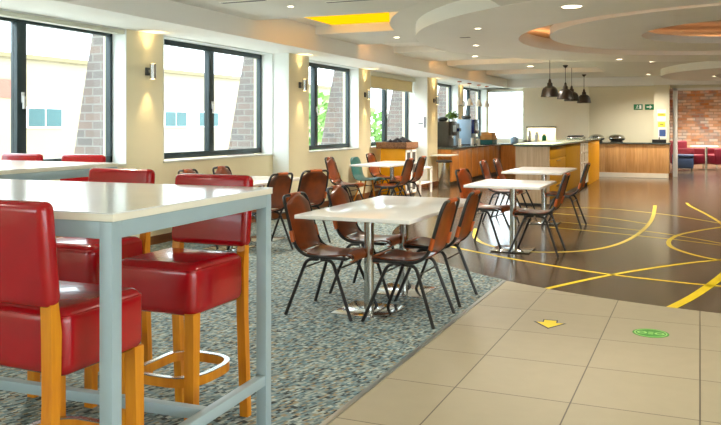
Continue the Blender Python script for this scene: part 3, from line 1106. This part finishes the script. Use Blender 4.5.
t = thing('tray_rack', 'low white framed rack beside the yellow cabinet and the white column side', 'rack', (-5.3, 15.15, 0))
for x in (-0.22, 0.22):
    for y in (-0.35, 0.35):
        MB().box(x - 0.018, x + 0.018, y - 0.018, y + 0.018, 0, 0.52).build('leg', M['white'], t, smooth=False)
for z in (0.20, 0.50):
    MB().box(-0.24, 0.24, -0.37, 0.37, z, z + 0.028, 0.003).build('shelf', M['white'], t)
t = thing('waste_bin', 'round steel waste bin with a black lid at the end of the counter', 'bin', (-5.13, 16.55, 0))
MB().lathe([(0.125, 0.0), (0.13, 0.01), (0.13, 0.56), (0.125, 0.565)], seg=28).build('body', M['steel'], t)
MB().lathe([(0.175, 0.566), (0.18, 0.57), (0.18, 0.60), (0.15, 0.615), (0.06, 0.62)], seg=28).build('lid', M['black'], t)
t = thing('side_shelf', 'narrow white shelf on the end of the counter above the steel bin', 'shelf', (-5.25, 17.0, 0.69))
MB().box(-0.24, 0.2, -0.30, 0.385, 0, 0.025, 0.003).build('board', M['sill'], t)
MB().tube([(-0.1, -0.2, 0.0), (-0.1, 0.38, -0.16)], 0.008, 6).build('bracket', M['steel'], t)

# ------------------------------------------------------------------ counters
t = thing('serving_counter', 'long wooden serving counter with dark worktop along the window wall', 'counter', (-5.5, 20.1, 0))
MB().box(-0.29, 0.28, -2.70, 2.6, 0.08, 0.82).build('carcass', M['counter wood'], t, smooth=False)
MB().box(-0.29, 0.24, -2.68, 2.6, 0, 0.08).build('plinth', M['dark grey'], t, smooth=False)
y = -2.69
while y < 2.5:
    MB().box(0.281, 0.298, y + 0.006, y + 0.574, 0.085, 0.815, 0.003).build('panel', M['counter wood'], t)
    y += 0.58
MB().box(-0.29, 0.34, -2.74, 2.62, 0.82, 0.86, 0.004).build('worktop', M['worktop'], t)
t = thing('corner_counter', 'wooden counter run behind the island meeting the serving counter', 'counter', (-4.2, 22.1, 0))
MB().box(-0.93, 1.25, -0.2, 0.36, 0, 0.82).build('carcass', M['counter wood'], t, smooth=False)
MB().box(-0.93, 1.25, -0.24, 0.36, 0.82, 0.86, 0.004).build('worktop', M['worktop'], t)

t = thing('island_counter', 'high island counter with pale wooden end and yellow side units', 'counter', (-2.37, 13.7, 0))
MB().box(-0.57, -0.02, 0.02, 7.2, 0.08, 1.01).build('carcass', M['olive'], t, smooth=False)
MB().box(-0.54, -0.05, 0.04, 7.15, 0, 0.08).build('plinth', M['dark grey'], t, smooth=False)
MB().box(-0.58, 0.0, 0.0, 0.02, 0.03, 1.01).build('end_panel', M['pale wood'], t, smooth=False)
for z0, z1 in ((0.79, 1.0), (0.57, 0.78), (0.34, 0.56), (0.10, 0.33)):
    d = MB().box(-0.02, 0.0, 0.05, 1.8, z0, z1, 0.004).build('drawer', M['olive'], t)
    MB().tube([(0.012, 0.7, z1 - 0.04), (0.012, 1.1, z1 - 0.04)], 0.007, 6).build('handle', M['dark grey'], d)
MB().box(-0.02, 0.0, 1.83, 3.80, 0.10, 1.0, 0.004).build('door', M['olive'], t)
g = MB()
for yy in (3.85, 4.25, 4.65, 4.95):
    g.box(-0.02, 0.01, yy, yy + 0.10, 0.08, 1.01)
for zz in (0.08, 0.30, 0.53, 0.76, 0.95):
    g.box(-0.02, 0.009, 3.85, 5.05, zz, zz + 0.035)
g.build('shelf_unit', M['plinth'], t, label='white framed open shelves', smooth=False)
MB().box(-0.02, 0.012, 5.06, 7.2, 0.0, 1.01, 0.004).build('side_panel', M['yellow panel'], t, label='bright yellow side panel')
MB().box(-0.61, 0.05, -0.05, 7.25, 1.01, 1.035, 0.003).build('worktop_edge', M['island edge'], t)
MB().box(-0.61, 0.05, -0.05, 7.25, 1.0355, 1.05, 0.002).build('worktop', M['island top'], t)

t = thing('back_counter', 'wooden back counter with white plinth and stone top by the wall', 'counter', (-1.65, 21.9, 0))
MB().box(-1.25, 0.92, 0.04, 0.68, 0.12, 0.88).build('carcass', M['back wood'], t, smooth=False)
MB().box(-1.25, 0.90, 0.0, 0.68, 0.0, 0.12).build('plinth', M['plinth'], t, smooth=False)
x = -1.22
while x < 0.85:
    MB().box(x + 0.004, x + 0.532, 0.022, 0.04, 0.13, 0.875, 0.003).build('door', M['back wood'], t)
    x += 0.535
MB().box(-1.25, 0.95, -0.02, 0.68, 0.88, 0.915, 0.004).build('worktop', M['worktop'], t)

# ------------------------------------------------------------------ things on the counters
CT = 0.862


def coffee_machine(x, y, side, front, hop, w, d, h, label):
    t = thing('coffee_machine', label, 'coffee machine', (x, y, CT), 0, 'coffee machines on the serving counter')
    MB().box(-0.24, 0.14, -d / 2, d / 2, 0.02, h, 0.01).build('body', side, t)
    MB().box(-0.24, 0.24, -d / 2, d / 2, 0.0, 0.035, 0.004).build('drip_tray', M['dark grey'], t)
    MB().box(0.14, 0.22, -d / 2, d / 2, h * 0.45, h, 0.01).build('front_panel', front, t)
    MB().box(0.221, 0.225, -d * 0.30, d * 0.30, h * 0.6, h * 0.85).build('screen', M['blue grey'], t, smooth=False)
    for k in (-0.05, 0.05):
        MB().tube([(0.18, k, h * 0.45), (0.18, k, h * 0.36)], 0.012, 8).build('spout', M['steel'], t)
    MB().lathe([(0.07, h), (0.12, h + 0.03), (0.12, h + 0.075), (0.09, h + 0.10), (0.03, h + 0.105)], (-0.06, 0, 0), 20).build('hopper', hop, t)


coffee_machine(-5.47, 17.75, M['dark grey'], M['black'], M['black'], 0.4, 0.42, 0.60, 'dark coffee machine with black hopper next to the column')
coffee_machine(-5.47, 19.75, M['blue grey'], M['navy gloss'], M['dark grey'], 0.4, 0.46, 0.66, 'pale blue coffee machine with navy front further along the counter')


def cup_stack(x, y, h, label):
    t = thing('cup_stack', label, 'cups', (x, y, CT), 0, 'stacks of white paper cups')
    prof = []
    k = 0
    z = 0.0
    while z < h:
        prof += [(0.034, z), (0.043, z + 0.045), (0.046, z + 0.048)]
        z += 0.05
    MB().lathe(prof, seg=18).build('cups', M['white'], t)


cup_stack(-5.19, 17.98, 0.18, 'stack of white cups in front of the dark coffee machine')
cup_stack(-5.24, 19.28, 0.18, 'taller stack of white cups before the pale blue coffee machine')
cup_stack(-5.19, 19.70, 0.13, 'shorter stack of white cups before the pale blue coffee machine')
t = thing('water_dispenser', 'pale water dispenser between the two coffee machines', 'dispenser', (-5.6, 18.75, CT))
MB().box(-0.14, 0.14, -0.16, 0.16, 0, 0.56, 0.015).build('body', M['blue grey'], t)
MB().box(0.14, 0.20, -0.10, 0.10, 0.36, 0.44, 0.006).build('tap_block', M['navy gloss'], t)
MB().box(0.14, 0.24, -0.12, 0.12, 0, 0.03, 0.004).build('drip_tray', M['dark grey'], t)
t = thing('potted_plant', 'small bushy plant in a white pot above the counter between the machines', 'plant', (-5.6, 18.75, CT + 0.562))
MB().lathe([(0.05, 0), (0.07, 0.10), (0.065, 0.10), (0.05, 0.08)], seg=18).build('pot', M['white'], t)
g = MB()
rnd = random.Random(5)
for k in range(220):
    a, b, q = rnd.uniform(0, 2 * PI), rnd.uniform(-0.3, 1), rnd.uniform(0.05, 0.17)
    s = math.sqrt(max(0, 1 - b * b))
    p = Vector((q * s * math.cos(a), q * s * math.sin(a), 0.15 + q * b))
    n = Vector((rnd.gauss(0, 1), rnd.gauss(0, 1), rnd.gauss(0, 1))).normalized()
    u = n.orthogonal().normalized() * 0.035
    v = n.cross(u).normalized() * 0.016
    g.bm.faces.new([g.bm.verts.new(p + e) for e in (u, v, -u, -v)])
g.build('leaves', M['leaf'], t, smooth=False)


def crate(x, y, z, w, d, h, mat, label):
    t = thing('crate', label, 'crate', (x, y, z), 0, 'crates on the far counter')
    g = MB()
    g.box(-w / 2, w / 2, -d / 2, d / 2, 0, 0.012)
    for a, b, c, e in ((-w / 2, w / 2, -d / 2, -d / 2 + 0.014), (-w / 2, w / 2, d / 2 - 0.014, d / 2), (-w / 2, -w / 2 + 0.014, -d / 2, d / 2), (w / 2 - 0.014, w / 2, -d / 2, d / 2)):
        g.box(a, b, c, e, 0, h)
    g.build('box', mat, t, smooth=False)
    MB().box(-w / 2 - 0.01, w / 2 + 0.01, -d / 2 - 0.01, d / 2 + 0.01, h, h + 0.016, 0.003).build('lid', mat, t)


crate(-5.28, 21.1, CT, 0.34, 0.5, 0.10, M['teal shell'], 'teal crate at the bottom of the stack on the far counter')
crate(-5.28, 21.1, CT + 0.118, 0.34, 0.5, 0.10, M['orange box'], 'pine crate in the middle of the stack on the far counter')
crate(-5.28, 21.1, CT + 0.236, 0.30, 0.42, 0.07, M['orange box'], 'pine crate on top of the stack on the far counter')


def jar(x, y, z, r, h, mat, name, label, cat):
    t = thing(name, label, cat, (x, y, z), 0)
    MB().lathe([(r * 0.8, 0), (r, 0.02), (r, h * 0.75), (r * 0.6, h * 0.88)], seg=18).build('body', mat, t)
    MB().lathe([(r * 0.62, h * 0.885), (r * 0.62, h)], seg=18).build('lid', M['steel'], t)


jar(-4.78, 22.05, CT, 0.11, 0.20, M['blue grey'], 'kettle', 'squat pale kettle on the far counter before the bright window', 'kettle')
jar(-4.38, 22.15, CT, 0.05, 0.36, M['steel'], 'vacuum_flask', 'tall steel flask on the far counter left of the hatch', 'flask')
jar(-4.18, 22.15, CT, 0.055, 0.32, M['white'], 'jug', 'white jug on the far counter just left of the hatch', 'jug')
jar(-5.32, 21.55, CT, 0.06, 0.16, M['leaf'], 'canister', 'small green canister on the far counter beside the crates', 'canister')
jar(-3.98, 22.2, CT, 0.06, 0.26, M['sign green'], 'bottle', 'green bottle standing in front of the hatch', 'bottle')
t = thing('tray', 'wooden tray lying in front of the hatch', 'tray', (-3.6, 22.15, CT))
MB().box(-0.3, 0.3, -0.16, 0.16, 0, 0.02, 0.004).build('board', M['orange box'], t)
MB().tube(fillet([(-0.3, -0.16, 0.03), (0.3, -0.16, 0.03), (0.3, 0.16, 0.03), (-0.3, 0.16, 0.03), (-0.3, -0.16, 0.03)], 0.04), 0.012, 8).build('rim', M['orange box'], t)


def chafing_dish(x, y, z, label):
    t = thing('chafing_dish', label, 'dish', (x, y, z), 0, 'round chafing dishes')
    MB().lathe([(0.16, 0.0), (0.17, 0.015), (0.14, 0.04), (0.20, 0.07), (0.215, 0.10)], seg=28).build('base', M['dark grey'], t)
    MB().lathe([(0.215, 0.101), (0.21, 0.13), (0.17, 0.18), (0.09, 0.21), (0.02, 0.215)], seg=28).build('lid', M['chrome'], t)
    MB().tube(smooth_path([(-0.06, -0.19, 0.13), (-0.05, -0.23, 0.16), (0.05, -0.23, 0.16), (0.06, -0.19, 0.13)]), 0.009, 8).build('handle', M['black'], t)


chafing_dish(-2.05, 22.2, 0.916, 'round steel chafing dish on the back counter, the right of two')
chafing_dish(-2.58, 22.2, 0.916, 'round steel chafing dish on the back counter, beside the yellow panel')
t = thing('serving_tray', 'low steel serving tray on the far end of the island worktop', 'tray', (-2.80, 19.9, 1.051))
MB().box(-0.16, 0.16, -0.55, 0.55, 0, 0.04, 0.01).build('tray', M['steel'], t)
MB().box(-0.13, 0.13, -0.5, 0.5, 0.041, 0.075, 0.015).build('lid', M['dark grey'], t)
t = thing('till_box', 'flat black box on the right end of the back counter', 'box', (-0.98, 22.08, 0.916))
MB().box(-0.17, 0.17, -0.1, 0.1, 0, 0.085, 0.006).build('case', M['black'], t)
MB().tube([(0, 0, 0.085), (0, 0, 0.15)], 0.012, 8).build('knob', M['black'], t)

# ------------------------------------------------------------------ signs and notices at the back wall
for i, (x, lab) in enumerate(((-1.535, 'green exit sign with a running figure on the back wall'), (-1.25, 'green exit sign with an arrow on the back wall'))):
    s = MB().box(-0.115, 0.115, -0.012, 0, -0.075, 0.075, 0.003).build('exit_sign', M['sign green'])
    s.location = (x, 22.597, 1.865)
    tag(s, lab, 'sign', 'green exit signs')
    g = MB()
    if i:
        g.prism([(-0.07, -0.014), (0.01, -0.014), (0.01, -0.05), (0.075, 0.0), (0.01, 0.05), (0.01, 0.014), (-0.07, 0.014)], -0.0135, -0.0125, 'y')
        g.build('arrow', M['white'], s, smooth=False)
    else:
        g.prism([(0.03, -0.05), (0.08, -0.05), (0.08, 0.05), (0.03, 0.05)], -0.0135, -0.0125, 'y')
        g.prism([(-0.03, 0.03), (-0.01, 0.03), (-0.01, 0.05), (-0.03, 0.05)], -0.0135, -0.0125, 'y')
        g.prism([(-0.05, -0.01), (0.005, 0.012), (0.005, 0.024), (-0.05, 0.01)], -0.0135, -0.0125, 'y')
        g.prism([(-0.03, -0.012), (-0.015, -0.012), (0.01, -0.05), (-0.005, -0.05)], -0.0135, -0.0125, 'y')
        g.prism([(-0.03, -0.012), (-0.018, -0.012), (-0.055, -0.05), (-0.07, -0.05)], -0.0135, -0.0125, 'y')
        g.build('running_figure', M['white'], s, smooth=False)


def notice(x, z, w, h, mat, spots, label):
    s = MB().box(-w / 2, w / 2, -0.002, 0, 0, h).build('notice', mat, smooth=False)
    s.location = (x, 22.249, z)
    tag(s, label, 'notice', 'paper notices on the far column')
    for m, a, b, c, d in spots:
        MB().box(a, b, -0.003, -0.0021, c, d).build('print', m, s, smooth=False)


notice(-0.93, 1.49, 0.22, 0.30, M['paper'], [(M['paper yellow'], -0.10, 0.10, 0.12, 0.20), (M['ink'], -0.06, 0.06, 0.15, 0.165)], 'white notice with a yellow band, topmost on the far column')
notice(-0.93, 1.33, 0.18, 0.13, M['paper yellow'], [(M['ink'], -0.04, 0.04, 0.05, 0.07)], 'small yellow notice in the middle of the far column')
notice(-0.91, 1.03, 0.21, 0.29, M['paper'], [(M['paper blue'], -0.08, 0.08, 0.05, 0.23)], 'white notice with a blue square, lowest on the far column')


# ------------------------------------------------------------------ pendants
def pendant(x, y, zb, ztop, label):
    t = thing('pendant_lamp', label, 'lamp', (x, y, zb), 0, 'black pendants over the island')
    MB().lathe([(0.178, 0.0), (0.176, 0.012), (0.165, 0.05), (0.15, 0.13), (0.125, 0.175), (0.085, 0.205), (0.055, 0.215), (0.05, 0.27), (0.03, 0.29), (0.026, 0.33), (0.010, 0.36)], seg=32, cap=False).build('shade', M['pendant'], t)
    MB().tube([(0, 0, 0.355), (0, 0, ztop - zb - 0.03)], 0.006, 6).build('cord', M['pendant'], t)
    MB().lathe([(0.012, ztop - zb - 0.06), (0.055, ztop - zb - 0.015), (0.055, ztop - zb)], seg=20).build('ceiling_cap', M['pendant'], t)
    MB().lathe([(0.01, 0.06), (0.045, 0.09), (0.05, 0.12), (0.03, 0.17), (0.02, 0.2)], seg=16).build('bulb', M['glow'], t)


for x, y, zt, lab in ((-2.74, 15.9, UP, 'black bell pendant lamp, the nearest and leftmost of four over the island'),
                      (-2.66, 17.35, SLAB, 'black bell pendant lamp, second from the left over the island'),
                      (-2.74, 18.8, UP, 'black bell pendant lamp, third over the island, half hidden by the second'),
                      (-2.71, 20.7, SLAB, 'black bell pendant lamp, the rightmost and farthest over the island')):
    pendant(x, y, 1.94, zt, lab)
for x, y, lab in ((-5.33, 18.45, 'white glass pendant over the serving counter, leftmost of four in a row'), (-5.33, 19.35, 'white glass pendant over the serving counter, second from the left'),
                  (-5.33, 20.25, 'white glass pendant over the serving counter, third from the left'), (-5.33, 21.1, 'white glass pendant over the serving counter, rightmost of four in a row')):
    t = thing('white_pendant', lab, 'lamp', (x, y, 1.87), 0, 'white pendants over the serving counter')
    MB().lathe([(0.09, 0.0), (0.085, 0.03), (0.06, 0.10), (0.04, 0.15), (0.015, 0.18)], seg=24, cap=False).build('shade', M['pendant white'], t)
    MB().tube([(0, 0, 0.17), (0, 0, SOF - 1.87 - 0.02)], 0.004, 6).build('cord', M['steel'], t)
    MB().lathe([(0.05, SOF - 1.87 - 0.025), (0.05, SOF - 1.87)], seg=18).build('ceiling_cap', M['leather edge'], t)

# ------------------------------------------------------------------ lounge beyond the opening


def armchair(x, y, rz, label):
    t = thing('armchair', label, 'armchair', (x, y, 0), rz, 'maroon armchairs in the lounge')
    MB().box(-0.4, 0.4, -0.42, 0.42, 0.10, 0.42, 0.05, 3).build('seat', M['maroon'], t)
    MB().box(-0.45, -0.25, -0.42, 0.42, 0.15, 0.86, 0.06, 3).build('backrest', M['maroon'], t)
    for yy in (-0.42, 0.30):
        MB().box(-0.38, 0.40, yy, yy + 0.12, 0.12, 0.62, 0.05, 3).build('armrest', M['maroon'], t)
    for xx in (-0.33, 0.33):
        for yy in (-0.34, 0.34):
            MB().tube([(xx, yy, 0.12), (xx, yy, 0)], 0.02, 8).build('leg', M['steel'], t)


armchair(-0.36, 28.1, -0.5, 'maroon armchair left of the lounge table behind the navy cube seat')
armchair(0.62, 28.4, PI + 0.5, 'maroon armchair right of the lounge table at the picture edge')
t = thing('cube_seat', 'navy cube seat just beyond the opening to the lounge', 'seat', (-0.48, 26.15, 0))
MB().box(-0.30, 0.30, -0.30, 0.30, 0.06, 0.40, 0.03, 3).build('base', M['navy'], t)
MB().box(-0.31, 0.31, -0.31, 0.31, 0.40, 0.48, 0.03, 3).build('cushion', M['navy'], t)
for xx in (-0.24, 0.24):
    for yy in (-0.24, 0.24):
        MB().tube([(xx, yy, 0.08), (xx, yy, 0)], 0.02, 8).build('leg', M['black'], t)
dining_table(0.12, 27.0, 0.80, 0.7, [(0.06, 0)], 'white pedestal table in the lounge between the maroon armchairs', 0.73)


# ------------------------------------------------------------------ ceiling fittings
def downlight(x, y, z, r, label, watts):
    t = thing('downlight', label, 'light', (x, y, z), 0, 'recessed downlights')
    MB().annulus((0, 0), r * 0.82, r, -0.008, 0.0, 28).build('rim', M['white'], t)
    MB().lathe([(r * 0.81, -0.003), (r * 0.81, 0.0)], seg=28).build('diffuser', M['led'], t)
    if watts:
        lamp('downlight_beam', 'SPOT', (x, y, z - 0.02), watts * 4, WARM, (0, 0, 0), spot_size=2.6, spot_blend=0.9, shadow_soft_size=0.09)


for x, y, z, r, lab in (
        (-1.12, 7.69, LOW, 0.115, 'large round downlight in the lowered ceiling in front of the ring'),
        (-2.38, 9.0, LOW, 0.045, 'small downlight in the lowered ring, upper of two beside the vent'),
        (-2.91, 10.9, LOW, 0.05, 'small downlight in the lowered ring below the vent slot'),
        (-1.27, 14.17, LOW, 0.06, 'small downlight on the far side of the lowered ring'),
        (-4.06, 7.54, SLAB, 0.04, 'small downlight before the amber recess'),
        (-4.07, 10.81, SLAB, 0.05, 'small downlight between the amber recess and the next one'),
        (-3.85, 14.36, SLAB, 0.07, 'downlight beyond the second recess, left of a pair'),
        (-3.45, 14.45, SLAB, 0.07, 'downlight beyond the second recess, right of a pair'),
        (-2.81, 14.35, SLAB, 0.10, 'wide downlight near the black pendants'),
        (-3.4, 17.3, SLAB, 0.09, 'downlight above the serving counter beside the pendants'),
        (-0.9, 17.0, SLAB, 0.06, 'downlight to the right of the black pendants'),
        (0.3, 20.0, LOW, 0.06, 'downlight in the second ring near the lounge'),
        (-1.2, 21.2, SLAB, 0.06, 'downlight over the back counter')):
    downlight(x, y, z, r, lab, DOWN_W * (2.2 if y > 12 else 1.0))
for x, y in ((-4.0, 1.0), (-4.0, 4.0), (-1.0, -1.0), (1.0, 2.0), (-0.5, 4.5), (1.5, 6.0), (3.5, 3.0)):  # grid out of view, added to raise the ambient fill
    z = LOW if x > -1.78 else SLAB
    downlight(x, y, z, 0.09, 'unseen downlight added as fill light over the front of the room', DOWN_W)
for x, y in ((0.6, 25.5), (0.3, 29.0)):  # hidden above the lintel, added to brighten the far brick wall
    downlight(x, y, UP, 0.09, 'unseen downlight added to brighten the lounge', DOWN_W * 9)


def vent(x, y, z, lx, ly, label):
    t = thing('ceiling_vent', label, 'vent', (x, y, z), 0, 'ceiling vents')
    MB().box(-lx / 2, lx / 2, -ly / 2, ly / 2, -0.006, 0, 0.002).build('frame', M['ceiling white'], t)
    k = -lx / 2 + 0.03
    MB().box(-lx / 2 + 0.015, lx / 2 - 0.015, -ly / 2 + 0.015, ly / 2 - 0.015, -0.008, -0.0062).build('slots', M['dark grey'], t, smooth=False)


vent(-2.77, 9.85, LOW, 0.16, 0.10, 'small dark vent slot in the lowered ceiling ring')
vent(-4.35, 7.05, SLAB, 0.55, 0.09, 'long ceiling vent beside the bulkhead before the amber recess')
vent(-3.3, 7.45, SLAB, 0.6, 0.07, 'long ceiling vent at the top edge left of the lowered ceiling')
t = thing('ceiling_diffuser', 'thin round ceiling diffuser beyond the large ring', 'vent', (-0.49, 16.3, SLAB), 0, 'ceiling vents')
MB().annulus((0, 0), 0.27, 0.36, -0.02, 0, 40).build('rim', M['ceiling white'], t)
MB().lathe([(0.24, -0.012), (0.24, 0.0)], seg=40).build('plate', M['ceiling white'], t)

# ------------------------------------------------------------------ stickers on the tiles
s = MB()
s.lathe([(0.115, 0.0004), (0.115, 0.0012)], seg=40)
s = s.build('floor_sticker', M['green print'], smooth=False)
s.location = (-0.30, 5.57, 0)
tag(s, 'round green sticker on the beige floor tiles', 'sticker')
g = MB()
g.annulus((0, 0), 0.095, 0.104, 0.0013, 0.0018, 40)
g.annulus((-0.055, 0.0), 0.018, 0.032, 0.0013, 0.0018, 20)
g.annulus((0.055, 0.0), 0.018, 0.032, 0.0013, 0.0018, 20)
g.box(-0.016, 0.016, -0.03, -0.018, 0.0013, 0.0018)
g.box(-0.016, 0.016, -0.006, 0.006, 0.0013, 0.0018)
g.box(-0.016, 0.016, 0.018, 0.03, 0.0013, 0.0018)
g.build('print', M['light green print'], s, smooth=False)
AR = [(-0.10, 0.03), (0.0, -0.13), (0.10, 0.03), (0.045, 0.03), (0.045, 0.10), (-0.045, 0.10), (-0.045, 0.03)]
s = MB().prism([(x * 1.12, y * 1.12) for x, y in AR], 0.0004, 0.0010).build('arrow_sticker', M['ink'], smooth=False)
s.location = (-0.96, 5.56, 0)
s.rotation_euler = (0, 0, 0.1)
tag(s, 'yellow arrow sticker with dark outline on the beige floor tiles', 'sticker')
MB().prism([(x * 0.93, y * 0.93) for x, y in AR], 0.0011, 0.0016).build('arrow', M['arrow yellow'], s, label='yellow arrow face', smooth=False)
